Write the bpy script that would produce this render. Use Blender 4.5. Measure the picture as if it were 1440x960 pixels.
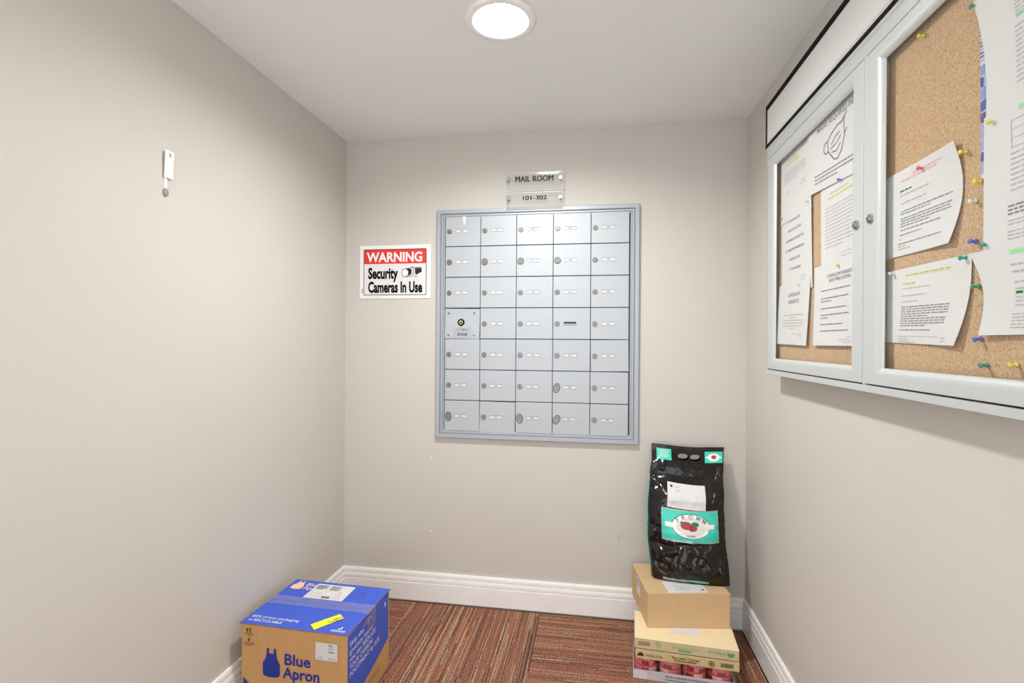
import bpy, bmesh, math, random
from mathutils import Vector, Matrix, noise

for o in list(bpy.data.objects):
    bpy.data.objects.remove(o, do_unlink=True)
SC = bpy.context.scene
COL = SC.collection
RND = random.Random(7)

# ------------------------------------------------------------------ camera
YAW, PIT, ROL, FPX = .1589, .0002, .0070, 724.95
_c, _s = math.cos(YAW), math.sin(YAW)
fw = Vector((-_s*math.cos(PIT), _c*math.cos(PIT), math.sin(PIT)))
r0 = Vector((_c, _s, 0)); u0 = r0.cross(fw)
Rr = r0*math.cos(ROL) + u0*math.sin(ROL); Uu = u0*math.cos(ROL) - r0*math.sin(ROL)
cd = bpy.data.cameras.new('camera'); cam = bpy.data.objects.new('camera', cd); COL.objects.link(cam)
cd.sensor_width = 36; cd.lens = FPX/1440*36; cd.clip_start = .02
m = Matrix((Rr, Uu, -fw)).transposed().to_4x4(); m.translation = Vector((1.3291, -2.6067, 1.3672))
cam.matrix_world = m
SC.camera = cam

# ------------------------------------------------------------------ world and exposure
W_STR = 1.08
wd = bpy.data.worlds.new('world'); SC.world = wd; wd.use_nodes = True
bg = wd.node_tree.nodes['Background']; bg.inputs[0].default_value = (1, 1, 1, 1); bg.inputs[1].default_value = W_STR
LAMP_STRENGTH = 215
SC.view_settings.view_transform = 'Standard'; SC.view_settings.look = 'None'
SC.view_settings.gamma = 1; SC.view_settings.use_curve_mapping = False
SC.view_settings.exposure = 1.0

W, H, DEEP = 2.0451, 2.44, 2.95

# ------------------------------------------------------------------ materials
def lin(c):
    return tuple(((x/255)/12.92 if x/255 <= .04045 else ((x/255+.055)/1.055)**2.4) for x in c)
MATS = {}
def mat(name, rgb, rough=.6, metal=0., spec=.5, noise_amt=0., noise_scale=20., bump=0., bump_scale=60., coat=0., stretch=None):
    if name in MATS: return MATS[name]
    mt = bpy.data.materials.new(name); mt.use_nodes = True
    nt = mt.node_tree; b = nt.nodes['Principled BSDF']
    c = lin(rgb)
    b.inputs['Base Color'].default_value = (*c, 1)
    b.inputs['Roughness'].default_value = rough; b.inputs['Metallic'].default_value = metal
    b.inputs['Specular IOR Level'].default_value = spec
    b.inputs['Coat Weight'].default_value = coat
    if noise_amt or bump:
        tc = nt.nodes.new('ShaderNodeTexCoord'); src = tc.outputs['Object']
        if stretch:
            mp = nt.nodes.new('ShaderNodeMapping'); mp.inputs['Scale'].default_value = stretch
            nt.links.new(src, mp.inputs[0]); src = mp.outputs[0]
    if noise_amt:
        n = nt.nodes.new('ShaderNodeTexNoise'); n.inputs['Scale'].default_value = noise_scale; n.inputs['Detail'].default_value = 4
        nt.links.new(src, n.inputs['Vector'])
        rp = nt.nodes.new('ShaderNodeValToRGB')
        rp.color_ramp.elements[0].position = .3; rp.color_ramp.elements[1].position = .7
        rp.color_ramp.elements[0].color = (*[x*(1-noise_amt) for x in c], 1)
        rp.color_ramp.elements[1].color = (*[min(1, x*(1+noise_amt)) for x in c], 1)
        nt.links.new(n.outputs['Fac'], rp.inputs[0]); nt.links.new(rp.outputs[0], b.inputs['Base Color'])
    if bump:
        n2 = nt.nodes.new('ShaderNodeTexNoise'); n2.inputs['Scale'].default_value = bump_scale; n2.inputs['Detail'].default_value = 3
        nt.links.new(src, n2.inputs['Vector'])
        bp = nt.nodes.new('ShaderNodeBump'); bp.inputs['Strength'].default_value = bump; bp.inputs['Distance'].default_value = .004
        nt.links.new(n2.outputs['Fac'], bp.inputs['Height']); nt.links.new(bp.outputs[0], b.inputs['Normal'])
    MATS[name] = mt
    return mt

def clear(name, tint, gloss=.08, rough=.03, bump=0, opaque=0., body=(200, 205, 200)):
    """thin clear sheet: transparent with a weak mirror on top"""
    mt = bpy.data.materials.new(name); mt.use_nodes = True; nt = mt.node_tree
    nt.nodes.remove(nt.nodes['Principled BSDF']); out = nt.nodes['Material Output']
    tr = nt.nodes.new('ShaderNodeBsdfTransparent'); tr.inputs[0].default_value = (*tint, 1)
    gl = nt.nodes.new('ShaderNodeBsdfGlossy'); gl.inputs['Roughness'].default_value = rough; gl.inputs[0].default_value = (1, 1, 1, 1)
    fr = nt.nodes.new('ShaderNodeLayerWeight'); fr.inputs[0].default_value = .5
    pw = nt.nodes.new('ShaderNodeMath'); pw.operation = 'POWER'; pw.inputs[1].default_value = 4; nt.links.new(fr.outputs['Facing'], pw.inputs[0])
    ml = nt.nodes.new('ShaderNodeMath'); ml.operation = 'MULTIPLY_ADD'; ml.inputs[1].default_value = gloss*.5; ml.inputs[2].default_value = gloss*.035
    nt.links.new(pw.outputs[0], ml.inputs[0])
    last = tr
    if opaque:
        df = nt.nodes.new('ShaderNodeBsdfDiffuse'); df.inputs[0].default_value = (*lin(body), 1)
        m0 = nt.nodes.new('ShaderNodeMixShader'); m0.inputs[0].default_value = opaque
        nt.links.new(tr.outputs[0], m0.inputs[1]); nt.links.new(df.outputs[0], m0.inputs[2]); last = m0
    mx = nt.nodes.new('ShaderNodeMixShader')
    nt.links.new(ml.outputs[0], mx.inputs[0]); nt.links.new(last.outputs[0], mx.inputs[1]); nt.links.new(gl.outputs[0], mx.inputs[2])
    if bump:
        tc = nt.nodes.new('ShaderNodeTexCoord'); n2 = nt.nodes.new('ShaderNodeTexNoise'); n2.inputs['Scale'].default_value = 45
        nt.links.new(tc.outputs['Object'], n2.inputs['Vector'])
        bp = nt.nodes.new('ShaderNodeBump'); bp.inputs['Strength'].default_value = bump; bp.inputs['Distance'].default_value = .01
        nt.links.new(n2.outputs['Fac'], bp.inputs['Height']); nt.links.new(bp.outputs[0], gl.inputs['Normal'])
    nt.links.new(mx.outputs[0], out.inputs[0])
    MATS[name] = mt
    return mt

WALL = mat('greige wall paint', (205, 201, 194), rough=.55, spec=.25, noise_amt=.012, noise_scale=3, bump=.06, bump_scale=220)
CEIL = mat('ceiling paint', (238, 240, 240), rough=.8, noise_amt=.008, noise_scale=4, bump=.05, bump_scale=160)
TRIM = mat('white trim paint', (246, 246, 245), rough=.35, noise_amt=.02, noise_scale=30)
SUBF = mat('gap-shade subfloor', (28, 22, 20), rough=.9)  # near-black colour stands in for shade in the gap below the baseboards
ALU = mat('mailbox aluminium', (181, 187, 193), rough=.5, metal=.3, noise_amt=.02, noise_scale=60, stretch=(1, 1, 12))
ALUF = mat('mailbox frame aluminium', (172, 179, 187), rough=.45, metal=.35)
GAP = mat('dark recess', (70, 73, 78), rough=.8)
SILV = mat('board aluminium', (204, 209, 209), rough=.42, metal=.3)
CHROME = mat('chrome', (176, 176, 176), rough=.22, metal=1.)
LOCKM = mat('lock cylinder metal', (150, 148, 142), rough=.35, metal=.9)
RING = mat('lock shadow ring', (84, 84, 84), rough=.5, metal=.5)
VINYL = mat('black vinyl border', (8, 8, 8), rough=.7, spec=.15)
BRASSY = mat('worn lock metal', (148, 143, 132), rough=.35, metal=.8)
BLACK = mat('black', (18, 18, 18), rough=.5)
PAPER = mat('white paper', (216, 216, 216), rough=.7, spec=.2)
INK = mat('grey ink', (128, 128, 131), rough=.8)
INKL = mat('light grey ink', (176, 176, 178), rough=.8)
INKD = mat('dark ink', (50, 50, 52), rough=.8)
HILY = mat('yellow highlighter', (226, 224, 150), rough=.8)
HILG = mat('green highlighter', (150, 222, 160), rough=.8)
HILP = mat('pink ink', (225, 180, 184), rough=.8)
WHITEP = mat('white plastic', (240, 240, 238), rough=.35)
SIGNW = mat('white sign face', (240, 240, 238), rough=.4)
SIGNR = mat('sign red', (222, 52, 52), rough=.4)
KRAFT = mat('kraft cardboard', (199, 156, 104), rough=.75, spec=.2, noise_amt=.04, noise_scale=40, stretch=(1, 1, .15))
KRAFT2 = mat('light kraft cardboard', (207, 176, 136), rough=.75, spec=.2, noise_amt=.03, noise_scale=50)
EDGE = mat('cut cardboard edge', (150, 115, 80), rough=.9)
BLUE = mat('royal blue print', (58, 92, 205), rough=.5, noise_amt=.03, noise_scale=25)
NAVY = mat('navy print', (22, 48, 148), rough=.6)
CREAMC = mat('cream cardboard', (236, 217, 178), rough=.7, spec=.2, noise_amt=.02, noise_scale=30)
TANC = mat('tan printed cardboard', (206, 188, 152), rough=.7, spec=.2, noise_amt=.04, noise_scale=30)
GOLDC = mat('golden printed cardboard', (205, 186, 138), rough=.65, spec=.2, noise_amt=.04, noise_scale=30)
LILAC = mat('lilac tray card', (205, 200, 208), rough=.6, noise_amt=.04, noise_scale=40)
GREENP = mat('green print', (70, 165, 90), rough=.7)
PALEG = mat('pale green print', (140, 185, 120), rough=.7)
BROWNP = mat('dark brown print', (58, 42, 34), rough=.7)
YELL = mat('yellow sticker', (240, 240, 40), rough=.6)
PINKC = mat('pink can label', (226, 122, 126), rough=.35, noise_amt=.08, noise_scale=30)
REDC = mat('dark red can label', (150, 40, 48), rough=.35)
CANM = mat('can lid metal', (190, 195, 180), rough=.3, metal=.7)
BAGB = mat('black plastic bag', (13, 9, 8), rough=.16, spec=.55, bump=.45, bump_scale=30)
TEAL = mat('teal print', (62, 205, 182), rough=.3, noise_amt=.03, noise_scale=25)
TEALD = mat('dark green leaf print', (38, 110, 90), rough=.4)
REDP = mat('red food print', (165, 52, 55), rough=.4)
SILVP = mat('silver strip print', (170, 180, 178), rough=.3, metal=.3)
GREYP = mat('grey knob', (150, 146, 140), rough=.5)
MARK = mat('pale spackle', (236, 232, 224), rough=.7)
SCUFF = mat('scuff', (176, 166, 152), rough=.7)
GLASS = clear('door glass', (.985, .99, .985), gloss=.35, rough=.01)
ACRY = clear('acrylic plaque', (.975, .985, .98), gloss=1.0, rough=.02, opaque=.09, body=(238, 241, 238))
EDGEP = mat('polished acrylic edge', (216, 222, 217), rough=.3)
FILM = clear('shrink film', (.98, .98, .98), gloss=1.1, rough=.1, bump=.9)
TAPE = clear('clear packing tape', (.96, .96, .98), gloss=2.0, rough=.1, bump=.6, opaque=.12, body=(200, 205, 225))
PINM = {k: mat(k+' pin plastic', c, rough=.3, spec=.6) for k, c in dict(yellow=(226, 216, 60), green=(28, 145, 115), blue=(66, 92, 205), red=(226, 70, 85)).items()}
PINM['clear'] = mat('clear pin plastic', (220, 218, 212), rough=.15, spec=.7)

def cork_mat():
    mt = bpy.data.materials.new('cork'); mt.use_nodes = True; nt = mt.node_tree; b = nt.nodes['Principled BSDF']
    tc = nt.nodes.new('ShaderNodeTexCoord'); v = nt.nodes.new('ShaderNodeTexNoise'); v.inputs['Scale'].default_value = 420; v.inputs['Detail'].default_value = 3
    nt.links.new(tc.outputs['Object'], v.inputs['Vector'])
    rp = nt.nodes.new('ShaderNodeValToRGB'); e = rp.color_ramp.elements
    e[0].position = .3; e[0].color = (*lin((158, 122, 88)), 1); e[1].position = .66; e[1].color = (*lin((208, 182, 150)), 1)
    x = e.new(.46); x.color = (*lin((190, 158, 124)), 1)
    nt.links.new(v.outputs['Fac'], rp.inputs[0]); nt.links.new(rp.outputs[0], b.inputs['Base Color'])
    b.inputs['Roughness'].default_value = .9; b.inputs['Specular IOR Level'].default_value = .15
    return mt
CORK = cork_mat()

def carpet_mat():
    mt = bpy.data.materials.new('striped carpet'); mt.use_nodes = True; nt = mt.node_tree; b = nt.nodes['Principled BSDF']
    N = nt.nodes.new; L = nt.links.new
    tc = N('ShaderNodeTexCoord'); sp = N('ShaderNodeSeparateXYZ'); L(tc.outputs['Object'], sp.inputs[0])
    oi = N('ShaderNodeObjectInfo')
    def mth(op, a, bb=None):
        n = N('ShaderNodeMath'); n.operation = op
        for i, v in enumerate((a, bb)):
            if v is None: continue
            if isinstance(v, (int, float)): n.inputs[i].default_value = v
            else: L(v, n.inputs[i])
        return n.outputs[0]
    rnd = mth('MULTIPLY', oi.outputs['Random'], 311.)
    ix = mth('ADD', mth('FLOOR', mth('DIVIDE', sp.outputs[0], .0044)), rnd)
    w1 = N('ShaderNodeTexWhiteNoise'); w1.noise_dimensions = '1D'; L(ix, w1.inputs['W'])
    jy = mth('FLOOR', mth('ADD', mth('DIVIDE', sp.outputs[1], .48), mth('MULTIPLY', w1.outputs['Value'], 5.)))
    cb = N('ShaderNodeCombineXYZ'); L(ix, cb.inputs[0]); L(jy, cb.inputs[1])
    w2 = N('ShaderNodeTexWhiteNoise'); w2.noise_dimensions = '2D'; L(cb.outputs[0], w2.inputs['Vector'])
    # clusters: bands where pale and dark yarns alternate
    cl = N('ShaderNodeTexNoise'); cl.noise_dimensions = '2D'; cl.inputs['Scale'].default_value = 1.; cl.inputs['Detail'].default_value = 1
    cb2 = N('ShaderNodeCombineXYZ'); L(mth('ADD', mth('MULTIPLY', sp.outputs[0], 24.), rnd), cb2.inputs[0]); L(mth('MULTIPLY', sp.outputs[1], 4.), cb2.inputs[1])
    L(cb2.outputs[0], cl.inputs['Vector'])
    alt = mth('MULTIPLY', mth('MODULO', mth('ADD', mth('FLOOR', mth('DIVIDE', sp.outputs[0], .0044)), 1000.), 2.), .5)
    inb = mth('GREATER_THAN', cl.outputs['Fac'], .60)
    val = mth('ADD', mth('MULTIPLY', w2.outputs['Value'], mth('SUBTRACT', 1., mth('MULTIPLY', inb, .45))), mth('MULTIPLY', inb, alt))
    rp = N('ShaderNodeValToRGB'); rp.color_ramp.interpolation = 'CONSTANT'; e = rp.color_ramp.elements
    cols = [(0, (84, 68, 58)), (.09, (122, 88, 74)), (.24, (146, 98, 80)), (.40, (140, 104, 92)), (.56, (156, 106, 82)), (.70, (150, 92, 78)), (.82, (166, 126, 96)), (.94, (184, 154, 124))]
    e[0].position = 0; e[0].color = (*lin(cols[0][1]), 1); e[1].position = cols[1][0]; e[1].color = (*lin(cols[1][1]), 1)
    for p, c in cols[2:]:
        x = e.new(p); x.color = (*lin(c), 1)
    L(val, rp.inputs[0])
    fz = N('ShaderNodeTexNoise'); fz.inputs['Scale'].default_value = 170; fz.inputs['Detail'].default_value = 2; L(tc.outputs['Object'], fz.inputs['Vector'])
    mx = N('ShaderNodeMix'); mx.data_type = 'RGBA'; mx.blend_type = 'OVERLAY'; mx.inputs['Factor'].default_value = .95
    fr = N('ShaderNodeValToRGB'); fr.color_ramp.elements[0].position = .36; fr.color_ramp.elements[0].color = (.22, .22, .22, 1); fr.color_ramp.elements[1].position = .66; fr.color_ramp.elements[1].color = (.74, .74, .74, 1); L(fz.outputs['Fac'], fr.inputs[0])
    L(rp.outputs[0], mx.inputs[6]); L(fr.outputs[0], mx.inputs[7]); L(mx.outputs[2], b.inputs['Base Color'])
    bp = N('ShaderNodeBump'); bp.inputs['Strength'].default_value = .6; bp.inputs['Distance'].default_value = .004
    L(fz.outputs['Fac'], bp.inputs['Height']); L(bp.outputs[0], b.inputs['Normal'])
    b.inputs['Roughness'].default_value = .95; b.inputs['Specular IOR Level'].default_value = .1
    return mt
CARPET = carpet_mat()

# ------------------------------------------------------------------ mesh helpers
_tc = {}
def text_geo(body, size=1., bold=0., align='CENTER', space=1.):
    k = (body, bold, align, space)
    if k not in _tc:
        cu = bpy.data.curves.new('tmp', 'FONT'); cu.body = body; cu.size = 1; cu.offset = bold; cu.align_x = align; cu.space_character = space; cu.resolution_u = 3
        ob = bpy.data.objects.new('tmp', cu); COL.objects.link(ob)
        dg = bpy.context.evaluated_depsgraph_get(); dg.update()
        ev = ob.evaluated_get(dg); me = ev.to_mesh()
        _tc[k] = ([(v.co.x, v.co.y) for v in me.vertices], [tuple(p.vertices) for p in me.polygons])
        ev.to_mesh_clear(); bpy.data.objects.remove(ob); bpy.data.curves.remove(cu)
    vs, fs = _tc[k]
    return [(x*size, y*size) for x, y in vs], fs

class MB:
    def __init__(s): s.v = []; s.f = []; s.m = []; s.mats = []
    def mi(s, mt):
        if mt not in s.mats: s.mats.append(mt)
        return s.mats.index(mt)
    def add(s, vs, fs, mt):
        o = len(s.v); s.v += [tuple(v) for v in vs]; i = s.mi(mt)
        for f in fs: s.f.append(tuple(a+o for a in f)); s.m.append(i)
    def box(s, a, b, mt, T=None):
        x0, y0, z0 = a; x1, y1, z1 = b
        vs = [Vector(p) for p in ((x0,y0,z0),(x1,y0,z0),(x1,y1,z0),(x0,y1,z0),(x0,y0,z1),(x1,y0,z1),(x1,y1,z1),(x0,y1,z1))]
        if T: vs = [T @ v for v in vs]
        s.add(vs, [(0,3,2,1),(4,5,6,7),(0,1,5,4),(1,2,6,5),(2,3,7,6),(3,0,4,7)], mt)
    def poly(s, pts, mt): s.add(pts, [tuple(range(len(pts)))], mt)
    def text(s, body, fn, mt, size, x=0, y=0, bold=0., align='CENTER', xs=1., space=1., rot=0., fit=None):
        vs, fs = text_geo(body, size, bold, align, space)
        if fit:
            w = max(v[0] for v in vs)-min(v[0] for v in vs); xs = fit/w
        c, sn = math.cos(rot), math.sin(rot)
        s.add([fn(x+c*px*xs-sn*py, y+sn*px*xs+c*py) for px, py in vs], fs, mt)
    def rect(s, x0, y0, x1, y1, fn, mt): s.add([fn(x0,y0), fn(x1,y0), fn(x1,y1), fn(x0,y1)], [(0,1,2,3)], mt)
    def disc(s, cx, cy, rx, ry, fn, mt, n=24, a0=0, a1=2*math.pi):
        full = abs(a1-a0) > 6.2
        ps = [fn(cx+rx*math.cos(a0+(a1-a0)*i/(n if full else n-1)), cy+ry*math.sin(a0+(a1-a0)*i/(n if full else n-1))) for i in range(n)]
        s.poly(ps, mt)
    def stroke(s, pts, w, fn, mt, closed=False):
        n = len(pts)
        for i in range(n if closed else n-1):
            a = Vector(pts[i]); b = Vector(pts[(i+1) % n]); d = (b-a)
            if d.length < 1e-9: continue
            d.normalize(); p = Vector((-d.y, d.x))*w/2; a = a-d*w*.3; b = b+d*w*.3
            s.add([fn(*(a-p)), fn(*(b-p)), fn(*(b+p)), fn(*(a+p))], [(0,1,2,3)], mt)
    def lathe(s, prof, T, mt, n=20, cap=True, sy=1.):
        """prof: (radius, height) along local z; T 4x4"""
        o = len(s.v); k = len(prof)
        for (r, h) in prof:
            for j in range(n):
                a = 2*math.pi*j/n; s.v.append(tuple(T @ Vector((r*math.cos(a), sy*r*math.sin(a), h))))
        i0 = s.mi(mt)
        for i in range(k-1):
            for j in range(n):
                s.f.append((o+i*n+j, o+i*n+(j+1)%n, o+(i+1)*n+(j+1)%n, o+(i+1)*n+j)); s.m.append(i0)
        if cap:
            s.f.append(tuple(o+j for j in range(n))[::-1]); s.m.append(i0)
            s.f.append(tuple(o+(k-1)*n+j for j in range(n))); s.m.append(i0)
    def sweep(s, u0, u1, v0, v1, prof, fn, mt):
        """mitred rectangle moulding; prof: (inset, height); fn(u,v,h)"""
        o = len(s.v); i0 = s.mi(mt)
        for pr in prof:
            i, h = pr[0], pr[1]; k = pr[2] if len(pr) > 2 else i
            for (u, v) in ((u0+i, v0+k), (u1-i, v0+k), (u1-i, v1-k), (u0+i, v1-k)): s.v.append(tuple(fn(u, v, h)))
        for k in range(len(prof)-1):
            for j in range(4):
                s.f.append((o+k*4+j, o+k*4+(j+1)%4, o+k*4+4+(j+1)%4, o+k*4+4+j)); s.m.append(i0)
    def grid(s, nu, nv, fn, mt):
        o = len(s.v); i0 = s.mi(mt)
        for j in range(nv+1):
            for i in range(nu+1): s.v.append(tuple(fn(i/nu, j/nv)))
        for j in range(nv):
            for i in range(nu):
                a = o+j*(nu+1)+i; s.f.append((a, a+1, a+nu+2, a+nu+1)); s.m.append(i0)
    def mesh(s, name, smooth=False):
        me = bpy.data.meshes.new(name); me.from_pydata(s.v, [], s.f)
        for mt in s.mats: me.materials.append(mt)
        me.polygons.foreach_set('material_index', s.m)
        if smooth: me.polygons.foreach_set('use_smooth', [True]*len(s.f))
        me.update(); return me
    def build(s, name, parent=None, smooth=False, bevel=0., recalc=True, angle=None):
        me = s.mesh(name)
        if recalc:
            bm = bmesh.new(); bm.from_mesh(me); bmesh.ops.recalc_face_normals(bm, faces=bm.faces); bm.to_mesh(me); bm.free()
        if smooth: me.polygons.foreach_set('use_smooth', [True]*len(me.polygons))
        if smooth and angle: me.set_sharp_from_angle(angle=angle)
        o = bpy.data.objects.new(name, me); COL.objects.link(o)
        if parent: o.parent = parent; o.matrix_parent_inverse = Matrix.Identity(4)
        if bevel:
            b = o.modifiers.new('bevel', 'BEVEL'); b.width = bevel; b.segments = 2; b.limit_method = 'ANGLE'
        return o

def bars(q, fn, x0, x1, y, h, mt, seed=1):
    rr = random.Random(seed); x = x0
    while x < x1-.002:
        w = min(rr.uniform(.004, .014), x1-x); q.rect(x, y, x+w, y+h, fn, mt); x += w+.002

def tag(o, label, cat, group=None):
    o['label'] = label; o['category'] = cat
    if group: o['group'] = group
    return o
def struct(o, label=None):
    o['kind'] = 'structure'
    if label: o['label'] = label
    return o
def thing(name, label, cat, loc=(0,0,0), rotz=0., group=None):
    o = bpy.data.objects.new(name, None); COL.objects.link(o); o.empty_display_size = .05
    o.location = loc; o.rotation_euler = (0, 0, rotz)
    return tag(o, label, cat, group)
def copyo(o, parent=None):
    c = o.copy(); COL.objects.link(c)
    if parent: c.parent = parent
    return c

# ================================================================== SETTING
def wall(name, pts_a, label):
    mb = MB(); mb.box(*pts_a, WALL); return struct(mb.build(name), label)
wall_back = wall('wall_back', ((-.1, 0, -.01), (W+.1, .1, H)), 'greige painted back wall carrying the mailboxes')
wall_left = wall('wall_left', ((-.1, -DEEP, -.01), (0, 0, H)), 'plain greige left wall')
wall_right = wall('wall_right', ((W, -DEEP, -.01), (W+.1, 0, H)), 'greige right wall behind the notice board')
# ceiling with a round cut-out for the lamp
LX, LY, LR = 1.012, -.916, .118
mb = MB(); n = 48
ring = [(LX+.1*math.cos(2*math.pi*i/n), LY+.1*math.sin(2*math.pi*i/n)) for i in range(n)]
x0, x1, y0, y1 = -.1, W+.1, -DEEP, .1
def to_edge(px, py):
    dx, dy = px-LX, py-LY; t = min(((x1 if dx > 0 else x0)-LX)/dx if abs(dx) > 1e-9 else 9e9, ((y1 if dy > 0 else y0)-LY)/dy if abs(dy) > 1e-9 else 9e9)
    return (LX+dx*t, LY+dy*t)
outer = [to_edge(*p) for p in ring]
for i in range(n):
    a, b = ring[i], ring[(i+1) % n]; c, d = outer[(i+1) % n], outer[i]
    pts = [a, b, c]
    if abs(c[0]-d[0]) > 1e-6 and abs(c[1]-d[1]) > 1e-6:      # passes a corner of the slab
        pts.append((c[0] if c[0] in (x0, x1) else d[0], c[1] if c[1] in (y0, y1) else d[1]))
    pts.append(d)
    mb.poly([(p[0], p[1], H) for p in pts], CEIL)
    mb.poly([(a[0], a[1], H), (b[0], b[1], H), (b[0], b[1], H+.09), (a[0], a[1], H+.09)], CEIL)
mb.box((x0, y0, H+.09), (x1, y1, H+.12), CEIL)
struct(mb.build('ceiling', recalc=False), 'flat off-white ceiling')
mb = MB(); mb.box((-.1, -DEEP, -.05), (W+.1, .1, -.008), SUBF)
floor = struct(mb.build('floor'), 'floor of rust striped carpet tiles laid quarter-turned')

# carpet tiles
T0X, TP = .40, .668
tmb = MB(); h = TP/2-.0006
tmb.box((-h, -h, -.008), (h, h, 0), CARPET)
tile_me = tmb.mesh('carpet_tile')
for ci in range(-1, 3):
    for ri in range(5):
        ax0, ax1 = max(T0X+ci*TP, .0175), min(T0X+(ci+1)*TP, W-.0175)
        ay1 = -ri*TP if ri else -.0185; ay0 = max(-ri*TP-TP, -DEEP)
        cx, cy = T0X+(ci+.5)*TP, -(ri+.5)*TP
        turn = (ci+ri) % 2 == 1
        full = (ax1-ax0 > TP-.001) and ri > 0
        if full: me = tile_me
        else:
            b2 = MB(); g = .0006
            bx = [(ax0-cx+g, ay0-cy+g), (ax1-cx-g, ay1-cy-g)]
            if turn:   # local frame is turned back by -90 degrees
                (xa, ya), (xb, yb) = bx; bx = [(ya, -xb), (yb, -xa)]
            b2.box((*bx[0], -.008), (*bx[1], 0), CARPET); me = b2.mesh('carpet_tile')
        o = bpy.data.objects.new('carpet_tile', me); COL.objects.link(o); o.parent = floor
        o.location = (cx, cy, 0); o.rotation_euler = (0, 0, math.pi/2 if turn else 0)

# baseboards: flat face, bead, cap
BP = [(.0, .008), (.016, .008), (.016, .0985), (.0145, .1005), (.0095, .1015), (.0095, .1045), (.0150, .106), (.0145, .118), (.0125, .1275), (.0075, .1285), (.0075, .1320), (.0118, .1335), (.0112, .146), (.0085, .154), (0, .154)]
def baseboard(name, fn, a, b, ma, mbt, label):
    q = MB()
    for (t, z) in BP: q.v += [fn(a + (t if ma else 0), t, z), fn(b - (t if mbt else 0), t, z)]
    q.mi(TRIM)
    for i in range(len(BP)-1): q.f.append((2*i, 2*i+1, 2*i+3, 2*i+2)); q.m.append(0)
    return struct(q.build(name), label)
baseboard('baseboard_back', lambda s, t, z: (s, -t, z), 0, W, True, True, 'white moulded baseboard along the back wall')
baseboard('baseboard_left', lambda s, t, z: (t, -s, z), 0, DEEP, True, False, 'white moulded baseboard along the left wall')
baseboard('baseboard_right', lambda s, t, z: (W-t, -s, z), 0, DEEP, True, False, 'white moulded baseboard along the right wall')

# small paint marks on the walls
def marks(parent, fn, items, name):
    for (a, b, rx, ry, mt) in items:
        q = MB(); q.disc(a, b, rx, ry, fn, mt, 10); q.build(name, parent)
marks(wall_back, lambda x, z: (x, -.0006, z), [(.488, .758, .006, .004, MARK), (.489, .372, .006, .004, MARK)], 'paint_chip')
marks(wall_back, lambda x, z: (x, -.0006, z), [(1.452, .40, .0012, .022, SCUFF), (1.46, .405, .0012, .03, SCUFF), (1.476, .41, .001, .018, SCUFF), (1.51, .39, .001, .02, SCUFF)], 'scuff_mark')

# ceiling downlight
cl = thing('ceiling_light', 'round recessed white ceiling downlight, switched on', 'ceiling light', (LX, LY, H))
q = MB(); q.lathe([(.0995, .004), (.118, .0), (.118, -.004), (.110, -.0075), (.092, -.0075), (.086, -.002), (.090, .03)], Matrix(), TRIM, 56, cap=False)
q.build('trim_ring', cl, smooth=True)
em = bpy.data.materials.new('lit diffuser'); em.use_nodes = True
eb = em.node_tree.nodes['Principled BSDF']; eb.inputs['Base Color'].default_value = (.9, .9, .9, 1)
eb.inputs['Emission Color'].default_value = (1, .985, .96, 1); eb.inputs['Emission Strength'].default_value = LAMP_STRENGTH
q = MB(); q.lathe([(.0895, .026), (.08, .0235), (.06, .021), (.03, .0195), (.002, .019)], Matrix(), em, 48, cap=False)
q.add([(.002*math.cos(i*2*math.pi/48), .002*math.sin(i*2*math.pi/48), .019) for i in range(48)], [tuple(range(48))], em)
q.build('diffuser', cl, smooth=True)

# ================================================================== MAILBOX BANK
MX0, MX1, MZ0, MZ1 = .514, 1.5425, .867, 2.047
mbk = thing('mailbox_bank', 'grey aluminium wall mailbox bank of thirty-five small doors', 'mailbox', (0, 0, 0))
fnB = lambda u, v, h: (u, -h, v)
q = MB()
q.sweep(MX0, MX1, MZ0, MZ1, [(0, 0), (0, .018), (.002, .020), (.019, .020), (.021, .016), (.0225, .0105), (.0245, .0105), (.026, .016), (.033, .016), (.0345, .012), (.036, .008), (.0405, .008), (.0425, .003)], fnB, ALUF)
q.build('frame', mbk)
q = MB(); q.box((MX0+.03, -.003, MZ0+.03), (MX1-.03, -.0005, MZ1-.025), GAP); q.build('back_plate', mbk)
DX0, DZ1, PX, PZ = .5585, 2.0175, .18735, .1594
BIG = {(1, 0): 1, (1, 1): 2, (1, 2): 2, (1, 3): 2, (5, 3): 3, (6, 0): 3, (6, 2): 3, (6, 3): 3}
gx, gz = .0028, .0038
dm = MB(); dm.box((gx/2, -.011, -PZ+gz/2), (PX-gx/2, -.0035, -gz/2), ALU); door_me = dm.mesh('mailbox_door')
T_FWD = Matrix.Rotation(math.pi/2, 4, 'X')      # local z -> -y
def lock_mesh(kind):
    r, sy = {0: (.0118, 1), 1: (.0135, 1.0), 2: (.0155, 1.08), 3: (.0155, 1.45)}[kind]
    q = MB(); q.lathe([(r, 0), (r, .0025), (r*.93, .0042), (r*.72, .0042), (r*.66, .0034)], T_FWD, BRASSY if kind in (1, 3) else LOCKM, 24, cap=False, sy=sy)
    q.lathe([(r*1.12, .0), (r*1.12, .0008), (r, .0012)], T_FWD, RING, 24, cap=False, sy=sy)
    q.lathe([(r*.66, .0034), (r*.6, .0046), (.001, .0046)], T_FWD, LOCKM, 20, cap=False, sy=1)
    q.box((-.0013, -.0052, -.0048), (.0013, -.0044, .0052), BLACK)
    return q.mesh('lock')
LOCKS = {k: lock_mesh(k) for k in range(4)}
for me in LOCKS.values(): me.polygons.foreach_set('use_smooth', [False]*len(me.polygons))
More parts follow.
